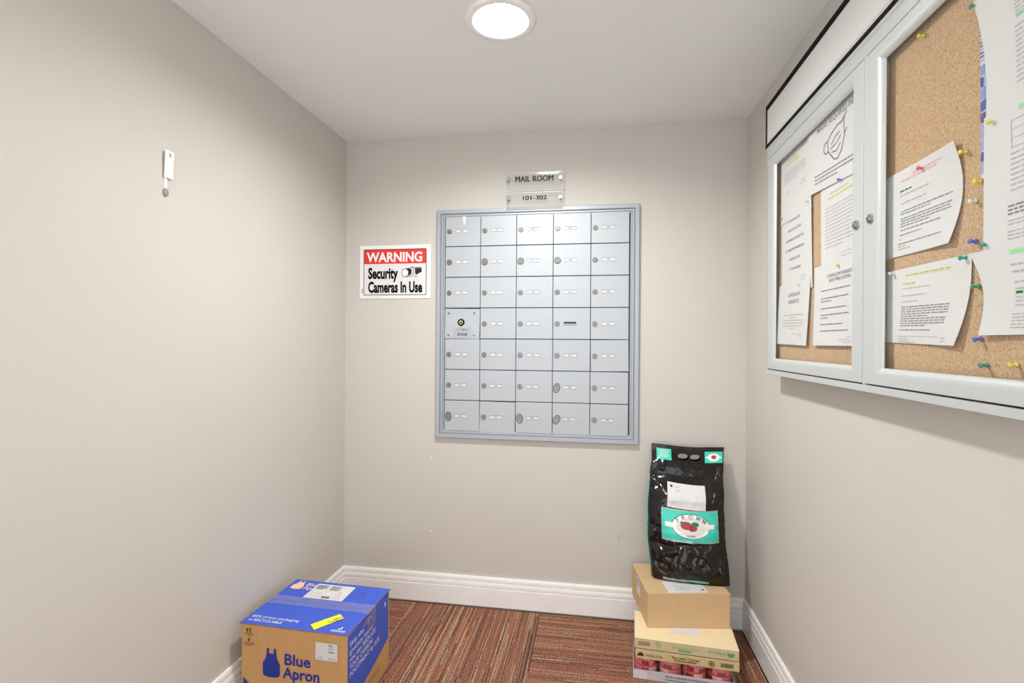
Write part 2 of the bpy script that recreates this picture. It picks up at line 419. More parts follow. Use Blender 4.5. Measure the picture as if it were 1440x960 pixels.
def label_mesh(seed):
    rr = random.Random(seed); q = MB()
    q.box((-.032, -.0016, -.0085), (.032, 0, .0085), ALUF)
    q.box((-.0295, -.0022, -.0068), (.0295, -.0015, .0058), PAPER)
    q.box((-.032, -.003, .0062), (.032, -.0008, .0085), GREYP)
    x = -.009
    for k in range(3):
        w = rr.choice((.0045, .005, .003)); q.box((x, -.0025, -.003), (x+w, -.0021, .002), INK); x += w+.0015
    return q.mesh('name_label')
LBL = [label_mesh(i) for i in range(4)]
for r in range(7):
    for c in range(5):
        x, z = DX0+c*PX, DZ1-r*PZ
        d = bpy.data.objects.new('mailbox_door', door_me); COL.objects.link(d); d.parent = mbk
        d.location = (x, RND.uniform(-.0006, .0006), z)
        if (r, c) in ((3, 0), (4, 4), (6, 1)):
            d.rotation_euler = (0, {(3, 0): .013, (4, 4): -.013, (6, 1): .01}[(r, c)], 0); d.location.z -= .001
        b = d.modifiers.new('bevel', 'BEVEL'); b.width = .0012; b.segments = 1
        if (r, c) == (3, 0):
            d['label'] = 'outgoing mail door with four screws and a black lock'
            for sx, sz in ((.022, -.024), (.158, -.022), (.022, -.138), (.158, -.136)):
                q = MB(); q.lathe([(.0058, 0), (.0056, .003), (.003, .0045), (.0005, .0047)], T_FWD, CHROME, 14, cap=False)
                q.box((-.004, -.0052, -.0006), (.004, -.0044, .0006), GAP)
                o = q.build('screw', d, smooth=False); o.location = (sx, -.011, sz)
            q = MB(); q.lathe([(.0185, 0), (.0182, .003), (.0108, .0048)], T_FWD, VINYL, 28, cap=False)
            q.lathe([(.0108, .0042), (.0106, .0050), (.001, .0050)], T_FWD, mat('brass', (176, 170, 130), rough=.4, metal=.5), 24, cap=False)
            q.box((-.0065, -.0062, -.004), (.0065, -.0048, .001), VINYL)
            o = q.build('lock', d); o.location = (.088, -.011, -.072)
            q = MB(); q.box((.045, -.0122, -.152), (.145, -.011, -.098), ALUF)
            fl = lambda a, b2: (a, -.0126, b2)
            q.text('U.S. MAIL', fl, INK, .0155, .095, -.115, bold=.01)
            for a in range(8): q.rect(.052+a*.0112, -.1225, .052+a*.0112+.008, -.1212, fl, INKL)
            q.rect(.07, -.140, .12, -.129, fl, INKD)
            for a in range(6): q.rect(.075+a*.0068, -.1362, .075+a*.0068+.005, -.1328, lambda aa, bb: (aa, -.0129, bb), PAPER)
            for a in (.052, .066, .112, .126): q.rect(a, -.149, a+.01, -.1475, fl, INKL)
            q.build('mail_plate', d)
            continue
        k = BIG.get((r, c), 0)
        lo = bpy.data.objects.new('lock', LOCKS[k]); COL.objects.link(lo); lo.parent = d
        lo.location = (.0215, -.011, -.0815 - (.003 if k == 3 else 0)); lo.rotation_euler = (0, RND.uniform(-.5, .5), 0)
        if (r, c) == (3, 3):
            q = MB(); q.box((-.032, -.0016, -.0085), (.032, 0, .0085), mat('empty slot liner', (140, 160, 176), rough=.4, metal=.3)); q.box((-.0315, -.0022, .0005), (.0315, -.0012, .0082), BLACK)
            o = q.build('empty_label_slot', d)
        else:
            o = bpy.data.objects.new('name_label', LBL[(r*5+c) % 4]); COL.objects.link(o); o.parent = d
        o.location = (.0875+RND.uniform(-.002, .002), -.0112, -.0795)
        if (r, c) == (0, 0):
            q = MB(); q.poly([(.092, -.0115, -.006), (.110, -.0115, -.003), (.106, -.0115, -.03), (.101, -.0115, -.052), (.097, -.0115, -.035)], mat('white tape', (238, 238, 238), rough=.5)); q.build('tape_scrap', d)

# ================================================================== PLAQUES
def plaque(name, label, x0, x1, z0, z1, body, tsize, tz, fitw, tilt):
    cz = (z0+z1)/2
    t = thing(name, label, 'sign', ((x0+x1)/2, -.023, cz), group=None)
    t.rotation_euler = (tilt, 0, 0)
    w, hh = (x1-x0)/2, (z1-z0)/2
    q = MB(); q.poly([(-w, -.003, -hh), (w, -.003, -hh), (w, -.003, hh), (-w, -.003, hh)], ACRY); q.poly([(-w, .003, -hh), (w, .003, -hh), (w, .003, hh), (-w, .003, hh)], ACRY)
    q.sweep(-w, w, -hh, hh, [(0, .003), (0, -.003), (.0022, -.0031)], lambda a, b, h: (a, h, b), EDGEP); q.build('plaque', t)
    q = MB(); [q.text(body, lambda a, b: (a, -.0036-.00005*k, b), VINYL, tsize, (k-1)*.0008, tz, bold=.0, fit=fitw) for k in range(3)]; q.build('lettering', t)
    for sx in (-1, 1):
        q = MB(); q.lathe([(.008, -.0225), (.008, -.0032)], T_FWD, CHROME, 18); q.lathe([(.010, .0032), (.010, .007), (.008, .009)], T_FWD, CHROME, 18)
        o = q.build('standoff', t); o.location = (sx*(w-.0135), 0, .012)
    return t
plaque('room_plaque', 'clear plaque lettered MAIL ROOM, upper of the two above the mailboxes', .877, 1.170, 2.130, 2.2215, 'MAIL ROOM', .040, -.0005, .192, .045)
plaque('number_plaque', 'clear plaque lettered 101-302 just above the mailboxes', .878, 1.169, 2.037, 2.1205, '101-302', .030, .0035, .119, 0.0)

# ================================================================== WARNING SIGN
ws = thing('warning_sign', 'white warning sign with red header about security cameras', 'sign', (.279, 0, 1.733))
wv = lambda u, v, h: (u, -h, v)
q = MB(); q.box((-.198, -.004, -.142), (.198, -.0005, .142), SIGNW); q.build('sign_plate', ws, bevel=.0015)
def rrect(x0, y0, x1, y1, r, n=6):
    out = []
    for cx, cy, a in ((x1-r, y1-r, 0), (x0+r, y1-r, 90), (x0+r, y0+r, 180), (x1-r, y0+r, 270)):
        for i in range(n+1): t = math.radians(a+90*i/n); out.append((cx+r*math.cos(t), cy+r*math.sin(t)))
    return out
f1 = lambda a, b: (a, -.0044, b); f2 = lambda a, b: (a, -.0048, b); f3 = lambda a, b: (a, -.0052, b)
q = MB()
q.poly([f1(*p) for p in rrect(-.175, -.124, .1755, .1215, .008)], BLACK)
q.poly([f2(*p) for p in rrect(-.1715, -.1205, .172, .118, .006)], mat('sign light grey', (226, 226, 228), rough=.4))
q.poly([f3(*p) for p in rrect(-.1715, .043, .172, .118, .004)], SIGNR)
fo = lambda a, b: (a, -.0056, b)
q.text('WARNING', fo, SIGNW, .070, 0, .0545, bold=.03, fit=.31)
q.text('Security', fo, VINYL, .079, -.066, -.034, bold=.04, fit=.168)
q.text('Cameras In Use', fo, VINYL, .079, .002, -.108, bold=.04, fit=.302)
# camera pictogram
q.disc(.0585, -.006, .0205, .0225, fo, BLACK, 26); q.disc(.0585, -.006, .0172, .0192, lambda a, b: (a, -.006, b), SIGNW, 26)
q.poly([fo(*p) for p in [(.063, .0165), (.082, .019), (.093, .012), (.095, -.004), (.088, -.018), (.074, -.022), (.0785, -.010), (.0775, .004)]], BLACK)
q.stroke([(.084, .0215), (.096, .024), (.104, .016), (.106, -.003), (.1, -.018), (.09, -.026), (.078, -.027), (.066, -.0285)], .0028, fo, BLACK)
q.poly([fo(*p) for p in [(.112, .0185), (.148, .0185), (.1505, -.001), (.118, -.018), (.1135, -.006)]], BLACK)
q.stroke([(.086, .0225), (.15, .021)], .0025, fo, BLACK)
q.stroke([(.107, -.018), (.113, -.026), (.126, -.0265)], .0025, fo, BLACK)
for i in range(24): q.rect(-.158+i*.0037, -.134, -.158+i*.0037+.0025, -.1315, f1, INKL)
for i in range(6): q.rect(-.02+i*.0047, -.132, -.02+i*.0047+.003, -.1305, f1, INKL)
for i in range(4): q.rect(.14+i*.005, -.1325, .14+i*.005+.004, -.13, f1, INKL)
q.disc(.188, .133, .0022, .0022, f1, BLACK, 10)
q.rect(-.186, -.112, -.178, -.088, f1, INKL)
q.build('printed_warning', ws, recalc=False)

# ================================================================== WALL HOOK (left wall)
hk = thing('wall_hook', 'small white adhesive hook alone on the left wall', 'hook', (0, -1.181, 1.871))
q = MB(); q.box((.003, -.0165, 0), (.008, .0165, .086), WHITEP, Matrix.Rotation(.05, 4, 'Y')); q.build('plate', hk, bevel=.002)
q = MB(); q.disc(-.0015, .075, .003, .0035, lambda a, b: (.0128, a, b), GREYP, 12); q.disc(.0, .069, .004, .0022, lambda a, b: (.0128, a, b), GREYP, 12); q.build('rivet', hk)
q = MB(); q.box((.0, -.012, -.036), (.0035, -.002, .004), WHITEP); q.build('stem', hk, bevel=.001)
q = MB(); q.lathe([(.010, 0), (.010, .004), (.008, .006), (.001, .0068)], Matrix.Rotation(math.pi/2, 4, 'Y'), GREYP, 20, sy=1.0); o = q.build('knob', hk, smooth=True); o.location = (.0, -.0065, -.045); o.scale = (1, .95, 1.3)

# ================================================================== BULLETIN BOARD
FX = 1.980           # front plane of the doors
BY0, BY1, BZ0, BZ1 = -1.975, -.487, 1.250, 2.0895
bb = thing('bulletin_board', 'wall-hung silver notice cabinet with two glazed doors and blank header', 'notice board', (W, (BY0+BY1)/2, BZ0))
OX, OY, OZ = W, (BY0+BY1)/2, BZ0
def L_(x, y, z): return (x-OX, y-OY, z-OZ)
# cabinet carcass: rim around
q = MB(); rim = lambda u, v, h: L_(h, u, v)
q.sweep(BY0, BY1, BZ0, BZ1, [(0, W-.0005), (0, FX+.003), (.0015, FX+.0015), (.0175, FX+.0015), (.018, FX+.004), (.018, 2.010)], rim, SILV)
q.build('cabinet_rim', bb)
q = MB(); q.box(L_(FX+.0016, -1.2265, BZ0+.018), L_(2.008, -1.2155, BZ1-.018), SILV); q.build('centre_mullion', bb)
q = MB(); q.box(L_(2.008, BY0+.017, BZ0+.017), L_(2.016, BY1-.017, BZ1-.017), CORK); q.build('cork_panel', bb)
q = MB(); q.box(L_(2.0165, BY0+.004, BZ0+.004), L_(W-.0005, BY1-.004, BZ1-.004), SILV); q.build('back_box', bb)
# header
HY0, HY1, HZ0, HZ1 = BY0, -.472, 2.105, 2.287
q = MB(); q.sweep(HY0, HY1, HZ0, HZ1, [(0, W-.0005), (0, FX+.004), (.004, FX), (.006, FX)], rim, SILV)
q.box(L_(FX+.02, HY0+.001, HZ0+.001), L_(W-.0005, HY1-.001, HZ1-.001), SILV); q.build('header_box', bb)
q = MB(); q.sweep(HY0+.005, HY1-.004, HZ0+.0145, HZ1-.004, [(0, FX+.004), (0, FX-.0008), (.0125, FX-.0008), (.0125, FX+.004)], rim, VINYL); q.box(L_(FX-.0008, HY0+.006, HZ1-.0235), L_(FX+.004, HY1-.005, HZ1-.015), VINYL); q.build('header_border', bb)
q = MB(); q.sweep(HY0+.0, HY1-.001, HZ0-.0, HZ0+.05, [(0, FX+.0028), (.0145, FX+.001), (.016, FX+.001), (.02, FX+.006)], rim, SILV); q.build('header_sill', bb)
q = MB(); q.box(L_(FX+.001, HY0+.015, HZ0+.026), L_(FX+.012, HY1-.015, HZ1-.015), mat('header panel', (226, 228, 226), rough=.45)); q.build('header_panel', bb)
q = MB(); q.box(L_(FX+.003, BY0, BZ1-.0), L_(W-.0005, BY1, HZ0), SILV); q.build('spacer_strip', bb)
q = MB()  # added black rings behind the door edges, painting in the gap shade
for (ga, gb) in ((-1.2155, -.502), (-1.958, -1.2265)):
    q.sweep(ga-.003, gb+.003, BZ0+.017, BZ1-.017, [(0, FX+.0145), (.02, FX+.0145), (.02, FX+.018), (0, FX+.018), (0, FX+.0145)], rim, VINYL)
q.build('door_gap_shade', bb)
# doors
for (dy0, dy1, lock_y, hinge_y) in ((-1.2145, -.503, -1.186, -.5), (-1.957, -1.2285, -1.254, -1.96)):
    q = MB()
    q.sweep(dy0, dy1, BZ0+.0215, BZ1-.0205, [(0, FX+.0125), (0, FX+.001), (.0012, FX), (.043, FX-.001, .022), (.050, FX, .028), (.057, FX+.003, .034), (.062, FX+.007, .038), (.064, FX+.0105, .040), (.064, FX+.0125, .040), (.0, FX+.0125)], rim, SILV)
    d = q.build('door', bb, smooth=True, angle=.5)
    q = MB(); q.box(L_(FX+.0102, dy0+.062, BZ0+.0595), L_(FX+.012, dy1-.062, BZ1-.0585), GLASS); q.build('glass_pane', d)
    q = MB(); q.lathe([(.0115, 0), (.0115, .004), (.009, .0065), (.007, .006)], Matrix(), CHROME, 22, cap=False); q.lathe([(.007, .006), (.0065, .0075), (.0005, .0075)], Matrix(), CHROME, 18, cap=False)
    q.box((-.0012, -.004, .0072), (.0012, .004, .0082), BLACK)
    o = q.build('cam_lock', d); o.location = L_(FX-.0008, lock_y, 1.667); o.rotation_euler = (0, -math.pi/2, 0)
    q = MB()
    hz = BZ0+.03
    while hz < BZ1-.04:
        q.box(L_(FX+.0008, hinge_y-.0016, hz), L_(FX+.0055, hinge_y+.0016, hz+.0145), GAP); hz += .0175
    q.build('piano_hinge', d)

# ---- sheets pinned on the cork
class Sheet:
    """page coordinates in metres from the top-left corner, x right, y down"""
    def __init__(s, name, label, TL, TR, BR, BL, lift=.001, bl=0., br=0., curl=None, group='notices in the glazed cabinet'):
        s.c = [Vector((p[0], p[1])) for p in (TL, TR, BR, BL)]; s.lift = lift; s.bl = bl; s.br = br
        s.curl = curl or (lambda a, b: 0.)
        s.w = ((s.c[1]-s.c[0]).length+(s.c[2]-s.c[3]).length)/2; s.h = ((s.c[3]-s.c[0]).length+(s.c[2]-s.c[1]).length)/2
        s.q = MB(); s.name = name; s.label = label; s.group = group
        cen = (s.c[0]+s.c[1]+s.c[2]+s.c[3])/4
        s.o = (2.008, cen.x, cen.y)
    def S(s, a, b, off=0.):
        TL, TR, BR, BL = s.c
        p = (TL*(1-a)+TR*a)*(1-b)+(BL*(1-a)+BR*a)*b
        y = p.x - math.sin(math.pi*b)*(s.br*a + s.bl*(1-a))
        x = 2.008 - s.lift - s.curl(a, b) - off
        return (x-s.o[0], y-s.o[1], p.y-s.o[2])
    def P(s, x, y): return s.S(x/s.w, -y/s.h, .0005)
    def words(s, x0, x1, y, hgt=.0026, mt=INKL, seed=0, full=1.):
        rr = random.Random(hash((round(x0*1e4), round(y*1e4), seed)) & 0xffff); x = x0; end = x0+(x1-x0)*full
        while x < end-.003:
            w = min(rr.uniform(.006, .02), end-x); s.q.rect(x, -y-hgt/2, x+w, -y+hgt/2, s.P, mt); x += w+.0028
    def para(s, x0, x1, y, n, pitch=.0075, **k):
        for i in range(n): s.words(x0, x1, y+i*pitch, full=(1. if i < n-1 else .6), seed=i, **k)
    def text(s, body, x, y, size, mt=INK, align='CENTER', bold=.01, rot=0., fit=None): s.q.text(body, s.P, mt, size, x, -y, bold=bold, align=align, rot=rot, fit=fit)
    def hil(s, x0, x1, y, hgt, mt): s.q.rect(x0, -y-hgt/2, x1, -y+hgt/2, lambda a, b: s.S(a/s.w, -b/s.h, .0003), mt)
    def done(s):
        p = MB(); p.grid(14, 14, lambda a, b: s.S(a, b), PAPER)
        o = p.build(s.name, smooth=True, recalc=False); o.location = s.o
        tag(o, s.label, 'notice', s.group)
        if s.q.v:
            s.q.build('printed_text', o, recalc=False)['kind'] = 'stuff'
        return o

# left door, left column
s = Sheet('notice_sheet', 'white sheet with yellow highlighted title, upper left behind left glass door', (-.566, 2.066), (-.815, 2.066), (-.853, 1.795), (-.583, 1.80), lift=.002, curl=lambda a, b: .004*b*b)
s.hil(.075, .155, .052, .010, HILY); s.hil(.06, .17, .064, .008, HILY); s.words(.08, .15, .052, .004, INKL); s.words(.065, .165, .064, .003, INKL)
s.para(.03, .225, .093, 4, .0105, hgt=.0035); s.words(.04, .08, .163, .003); s.words(.18, .23, .155, .003); s.words(.17, .225, .166, .003)
s.done()
s = Sheet('notice_sheet', 'white sheet of centred smoking rules between two others behind left glass door', (-.583, 1.842), (-.851, 1.842), (-.857, 1.545), (-.588, 1.545), lift=.0035, curl=lambda a, b: .004*(1-b)*a)
for i, (tx, w_) in enumerate((('NO SMOKING', .10), ('', .125), ('NO SMOKING CIGARETTES', .155), ('NO SMOKING MARIJUANA', .165), ('WITHIN 25 FEET', .10), ('OF THE BUILDING', .105))):
    if i == 1: s.words(.125-w_/2, .125+w_/2, .05+i*.034-.0045, .009, INKL)
    else: s.text(tx, .125, .05+i*.034, .013, INK, fit=w_)
for i in range(3): s.words(.175, .215, .247+i*.008, .002)
s.done()
s = Sheet('notice_sheet', 'white residents notice with short centred paragraph, lower left behind left glass door', (-.574, 1.577), (-.846, 1.577), (-.826, 1.361), (-.547, 1.366), lift=.006, curl=lambda a, b: .004*b*b)
s.text('LONGFELLOW', .145, .048, .018, INK, fit=.105); s.text('RESIDENTS', .145, .072, .018, INK, fit=.095)
for i, w_ in enumerate((.17, .05, .18, .185, .16, .04)): s.words(.145-w_/2, .145+w_/2, .112+i*.0095, .003, INKL)
for i, w_ in enumerate((.08, .035, .015)): s.words(.235-w_, .235, .177+i*.007, .002, INKL)
s.done()
# left door, right column
s = Sheet('notice_sheet', 'white sheet with outlined face mask and MASKS REQUIRED heading', (-.822, 2.070), (-1.135, 2.070), (-1.135, 1.818), (-.844, 1.836), lift=.005, curl=lambda a, b: .003*(1-a))
s.text('MASKS REQUIRED INDOORS', .212, .061, .024, INK, fit=.29)
mk = [(.145, .097), (.168, .083), (.205, .072), (.232, .071), (.243, .063), (.243, .092), (.246, .113), (.228, .15), (.205, .166), (.185, .163), (.162, .143), (.147, .128)]
s.q.stroke([(x-.012, -y-.012) for x, y in mk], .0046, s.P, INK, True)
s.q.stroke([(.135, -.111), (.118, -.110), (.108, -.120), (.108, -.134), (.119, -.144), (.136, -.142)], .0042, s.P, INK)
s.q.stroke([(.231, -.077), (.247, -.066)], .004, s.P, INK); s.q.stroke([(.233, -.122), (.247, -.112)], .004, s.P, INK)
for a, b, c in (((.155, .113), (.18, .100), (.205, .095)), ((.15, .126), (.18, .122), (.212, .108)), ((.158, .138), (.185, .142), (.21, .128))): s.q.stroke([(p[0], -p[1]-.012) for p in (a, b, c)], .0038, s.P, INK)
s.para(.04, .29, .194, 3, .0115, hgt=.0042, mt=INK)
s.done()
s = Sheet('notice_sheet', 'white letter with yellow highlighted title and dense text behind left glass door', (-.910, 1.850), (-1.150, 1.850), (-1.150, 1.58), (-.916, 1.58), lift=.0025)
s.hil(.05, .21, .058, .011, HILY); s.words(.06, .17, .046, .003); s.words(.05, .21, .058, .004)
s.para(.03, .22, .085, 12, .0105, hgt=.003, mt=INKL); s.words(.12, .21, .228, .002); s.words(.13, .21, .238, .002)
s.done()
s = Sheet('notice_sheet', 'white safety list of spaced numbered lines, lower right behind left glass door', (-.878, 1.602), (-1.145, 1.602), (-1.145, 1.362), (-.877, 1.362), lift=.006, curl=lambda a, b: .004*b*b)
s.text('LONGFELLOW RESIDENTS', .165, .042, .0135, INK, fit=.15); s.text('SAFETY PRECAUTIONS', .165, .056, .0135, INK, fit=.13)
for i, (y_, w_) in enumerate(((.078, .18), (.101, .17), (.110, .07), (.131, .16), (.150, .175), (.159, .05), (.178, .14), (.197, .17))): s.words(.05, .05+w_, y_, .0035, INK)
for i, w_ in enumerate((.03, .07, .05)): s.words(.24-w_, .24, .216+i*.007, .0022, INKL)
s.done()
# right door
s = Sheet('notice_sheet', 'white curling letter under a red pin, upper left behind right glass door', (-1.262, 1.756), (-1.511, 1.754), (-1.500, 1.562), (-1.267, 1.566), lift=.003, bl=0.006, br=.020, curl=lambda a, b: .0085*(a**3)*abs(2*b-1)**2)
s.words(.06, .18, .025, .004, HILP); s.words(.1, .2, .018, .003, HILP); s.words(.055, .095, .047, .003, INKD); s.words(.055, .15, .057, .003, INKL); s.words(.055, .14, .075, .0025)
s.para(.055, .215, .093, 2, .006, hgt=.0022, mt=INK); s.para(.055, .215, .109, 4, .0058, hgt=.0022, mt=INK); s.words(.055, .19, .135, .0022, INK); s.words(.055, .13, .145, .0022, INK)
s.words(.055, .06, .155, .0022); s.words(.05, .2, .164, .0022, INK); s.words(.05, .08, .17, .002); s.words(.05, .1, .176, .002)
s.done()
s = Sheet('notice_sheet', 'white letter with yellow highlighted heading, lowest left behind right glass door', (-1.266, 1.536), (-1.549, 1.533), (-1.517, 1.365), (-1.270, 1.372), lift=.003, br=.012, curl=lambda a, b: .009*(a**3)*b*b)
s.hil(.075, .215, .017, .007, HILY); s.words(.078, .212, .017, .0034, INKL); s.hil(.065, .108, .035, .007, HILY); s.words(.067, .105, .035, .003, INKL)
s.words(.065, .155, .046, .002); s.words(.065, .145, .062, .002); s.words(.063, .12, .075, .002)
s.para(.062, .215, .087, 5, .0052, hgt=.0021, mt=INK); s.para(.06, .21, .113, 4, .0052, hgt=.0021, mt=INK); s.words(.058, .17, .138, .0021, INK)
s.words(.055, .2, .152, .0016); s.words(.055, .09, .157, .0016); s.words(.055, .1, .161, .0016); s.words(.055, .12, .165, .0016); s.words(.21, .23, .154, .002); s.words(.213, .228, .160, .002)
s.done()
s = Sheet('notice_sheet', 'blue and purple mosaic poster mostly covered by white sheets', (-1.562, 1.975), (-1.80, 1.975), (-1.80, 1.662), (-1.568, 1.662), lift=.0008)
rr = random.Random(3); MOS = [mat('mosaic %d' % i, c, rough=.6) for i, c in enumerate(((52, 66, 150), (74, 72, 140), (160, 165, 215), (95, 75, 130), (125, 150, 205), (60, 90, 175)))]
yy = .11
while yy < .30:
    hh_ = rr.uniform(.018, .03); sk = rr.uniform(-.006, .006); xx = -.004
    while xx < .22:
        w_ = rr.uniform(.013, .026); a0, a1 = max(xx, .0005), min(xx+w_-.0018, .226)
        if a1 > a0: s.q.poly([s.P(a0, -yy), s.P(a1, -yy-sk*.3), s.P(a1, -min(yy+hh_-.002+sk*.3, .311)), s.P(a0, -min(yy+hh_-.002, .311))], rr.choice(MOS))
        xx += w_
    yy += hh_
for k in range(12):
    y_ = .03+k*.0065; s.words(.0, .1, y_, .003, MOS[k % 3])
s.done()
s = Sheet('notice_sheet', 'white printed page with green highlighted line, topmost at the photo\'s right edge', (-1.556, 1.985), (-1.83, 1.985), (-1.83, 1.7615), (-1.583, 1.762), lift=.004, bl=.012, curl=lambda a, b: .004*(1-a)*(1-b))
s.hil(.075, .2, .083, .007, HILG); s.para(.07, .22, .028, 2, .02, hgt=.0025, mt=INKL); s.para(.075, .22, .055, 4, .007, hgt=.0025, mt=INKL); s.words(.077, .2, .083, .003, INKL)
s.para(.07, .22, .1, 12, .0083, hgt=.0025, mt=INKL)
s.done()
s = Sheet('notice_sheet', 'white printed page with boxed table and green mark, middle of the photo\'s right edge', (-1.581, 1.765), (-1.83, 1.765), (-1.83, 1.530), (-1.584, 1.531), lift=.0055, curl=lambda a, b: .002*b)
s.hil(.075, .14, .014, .008, HILG)
s.q.stroke([(.06, -.03), (.2, -.03), (.2, -.075), (.062, -.075)], .0012, s.P, INKL, True); s.q.stroke([(.06, -.045), (.2, -.045)], .001, s.P, INKL); s.q.stroke([(.06, -.06), (.2, -.06)], .001, s.P, INKL)
s.para(.06, .22, .085, 8, .0085, hgt=.0024, mt=INKL); s.para(.055, .22, .17, 3, .0065, hgt=.003, mt=INK); s.para(.055, .22, .194, 2, .006, hgt=.002); s.para(.055, .22, .212, 3, .006, hgt=.002)
s.done()
s = Sheet('notice_sheet', 'white curling page with two green highlights, lowest at the photo\'s right edge', (-1.555, 1.532), (-1.83, 1.530), (-1.83, 1.384), (-1.577, 1.384), lift=.007, bl=.018, curl=lambda a, b: .0035*(1-a)**2*(2*b-1)**2)
s.hil(.08, .2, .012, .008, HILG); s.words(.075, .2, .033, .003, INKL); s.words(.075, .18, .045, .0035, INKL); s.words(.075, .15, .062, .0025); s.words(.075, .2, .073, .0025)
s.hil(.075, .2, .079, .007, HILG); s.words(.077, .2, .079, .0035, INKD); s.para(.075, .2, .087, 2, .006, hgt=.002); s.words(.075, .2, .1, .002); s.para(.07, .2, .114, 5, .0055, hgt=.002)
s.done()

# ---- push pins
PIN = [(.0004, .0), (.0006, .0025), (.0042, .0026), (.0046, .0036), (.0026, .0050), (.0021, .0080), (.0024, .0104), (.0042, .0118), (.0046, .0132), (.0042, .0142), (.001, .0145)]
pin_me = {}
for k, mt in PINM.items():
    q = MB(); q.lathe(PIN, Matrix.Rotation(-math.pi/2, 4, 'Y'), mt, 16); pin_me[k] = q.mesh('push_pin', smooth=True)
pins = [('yellow', -1.405, 2.014, 'yellow push pin alone near the top of the right cork panel'),
 ('green', -1.558, 1.979, 'green push pin at the top corner of the topmost right page'),
 ('yellow', -1.602, 1.751, 'yellow push pin joining two white pages beside the mosaic poster'),
 ('yellow', -1.531, 1.724, 'yellow push pin at the right corner of the curling letter'),
 ('red', -1.406, 1.736, 'only red push pin, holding the top of the curling letter'),
 ('yellow', -1.569, 1.658, 'yellow push pin just under the mosaic poster'),
 ('clear', -1.557, 1.627, 'clear push pin in bare cork right of the curling letter'),
 ('blue', -1.558, 1.553, 'blue push pin beside a green pin, right of the curling letter'),
 ('green', -1.590, 1.541, 'green push pin right beside a blue pin on a page corner'),
 ('green', -1.535, 1.528, 'green push pin at the top right corner of the yellow-headed letter'),
 ('green', -1.567, 1.471, 'green push pin in bare cork between two lower pages'),
 ('blue', -1.573, 1.378, 'blue push pin low in bare cork, above the lone green pin'),
 ('green', -1.588, 1.332, 'lowest green push pin, alone in bare cork'),
 ('yellow', -1.652, 1.336, 'yellow push pin alone in the lower right cork'),
 ('clear', -1.305, 1.530, 'clear push pin beside the door stile on the yellow-headed letter'),
 ('blue', -1.045, 1.826, 'blue push pin under the face mask sheet'),
 ('clear', -.829, 1.822, 'clear push pin on the right edge of the smoking rules sheet'),
 ('yellow', -1.043, 1.588, 'yellow push pin at the top of the safety list'),
 ('clear', -.762, 1.565, 'clear push pin at the top of the residents notice'),
 ('green', -.592, 1.824, 'pale green push pin by the left door stile beside the smoking rules')]
for k, y, z, lb in pins:
    o = bpy.data.objects.new('push_pin', pin_me[k]); COL.objects.link(o)
    o.location = (2.0085, y, z); o.rotation_euler = (0, RND.uniform(-.12, .12), RND.uniform(-.12, .12))
    tag(o, lb, 'push pin', 'push pins in the cork')

# ================================================================== BLUE CARTON (left)
def carton_frame(t): return t
BW, BD, BH = .424, .351, .322
bx = thing('delivery_carton', 'kraft and blue meal delivery carton sitting on the floor at left', 'box', (.048, -.881, 0), math.radians(-1.7))
q = MB(); q.box((0, 0, .001), (BW, BD, BH-.004), KRAFT); q.build('carton_body', bx, bevel=.0015)
ft = lambda a, b: (a, b, BH+.0012); ft2 = lambda a, b: (a, b, BH+.0018); ft3 = lambda a, b: (a, b, BH+.0034)
def flap(y0, y1, sag):
    q = MB()
    def f(z):
        return lambda a, b: (-.007+(BW+.006+.006*b)*a, y0+(y1-y0)*b, BH+z-.004+ .004*math.sin(math.pi*min(1, max(0, a)))*sag)
    nu = 12
    q.grid(nu, 4, f(.0045), BLUE); q.grid(nu, 4, f(.0005), KRAFT)
    top, bot = f(.0045), f(.0005)
    for i in range(nu):
        for b in (0, 1): q.poly([bot(i/nu, b), bot((i+1)/nu, b), top((i+1)/nu, b), top(i/nu, b)], EDGE if b == 0 else BLUE)
    for i in range(4):
        for a in (0, 1): q.poly([bot(a, i/4), bot(a, (i+1)/4), top(a, (i+1)/4), top(a, i/4)], EDGE)
    return q.build('top_flap', bx)
flap(-.002, .1765, 0); flap(.1795, BD+.001, 0)
# print on the top flaps
q = MB()
q.text('85% of our packaging', ft, mat('white print', (228, 230, 240), rough=.6), .021, .008, .042, bold=.008, align='LEFT', fit=.195); q.text('is RECYCLABLE', ft, MATS['white print'], .021, .012, .018, bold=.012, align='LEFT', fit=.135)
for i in range(2):
    for k in range(6): q.rect(.35+k*.0095, .012+i*.006, .35+k*.0095+.0075, .0155+i*.006, ft, MATS['white print'])
q.disc(.375, .03, .0045, .0045, ft, MATS['white print'], 12); q.rect(.379, .03, .384, .044, ft, MATS['white print'])
def apron(q, fn, cx, cy, sx, sy, mt):
    out = [(-.5,-.02),(-.5,-.38),(-.42,-.46),(-.2,-.5),(.2,-.5),(.42,-.46),(.5,-.38),(.5,-.02),(.42,.05),(.34,.14),(.29,.26),(.27,.36),(.26,.5),(.14,.5),(.13,.32),(-.13,.32),(-.14,.5),(-.26,.5),(-.27,.36),(-.29,.26),(-.34,.14),(-.42,.05)]
    q.poly([fn(cx+a*sx, cy+b*sy) for a, b in out], mt)
apron(q, ft, .034, .306, .050, .070, mat('pale kraft print', (240, 205, 165), rough=.7))
q.text('Blue', ft, MATS['pale kraft print'], .036, .064, .305, bold=.012, align='LEFT'); q.text('Apron', ft, MATS['pale kraft print'], .036, .066, .276, bold=.012, align='LEFT')
q.stroke([(.300, .245), (.318, .262), (.312, .285), (.33, .29), (.345, .305), (.342, .285), (.352, .27), (.33, .26), (.322, .24)], .0012, ft, NAVY)
q.build('top_print', bx, recalc=False)
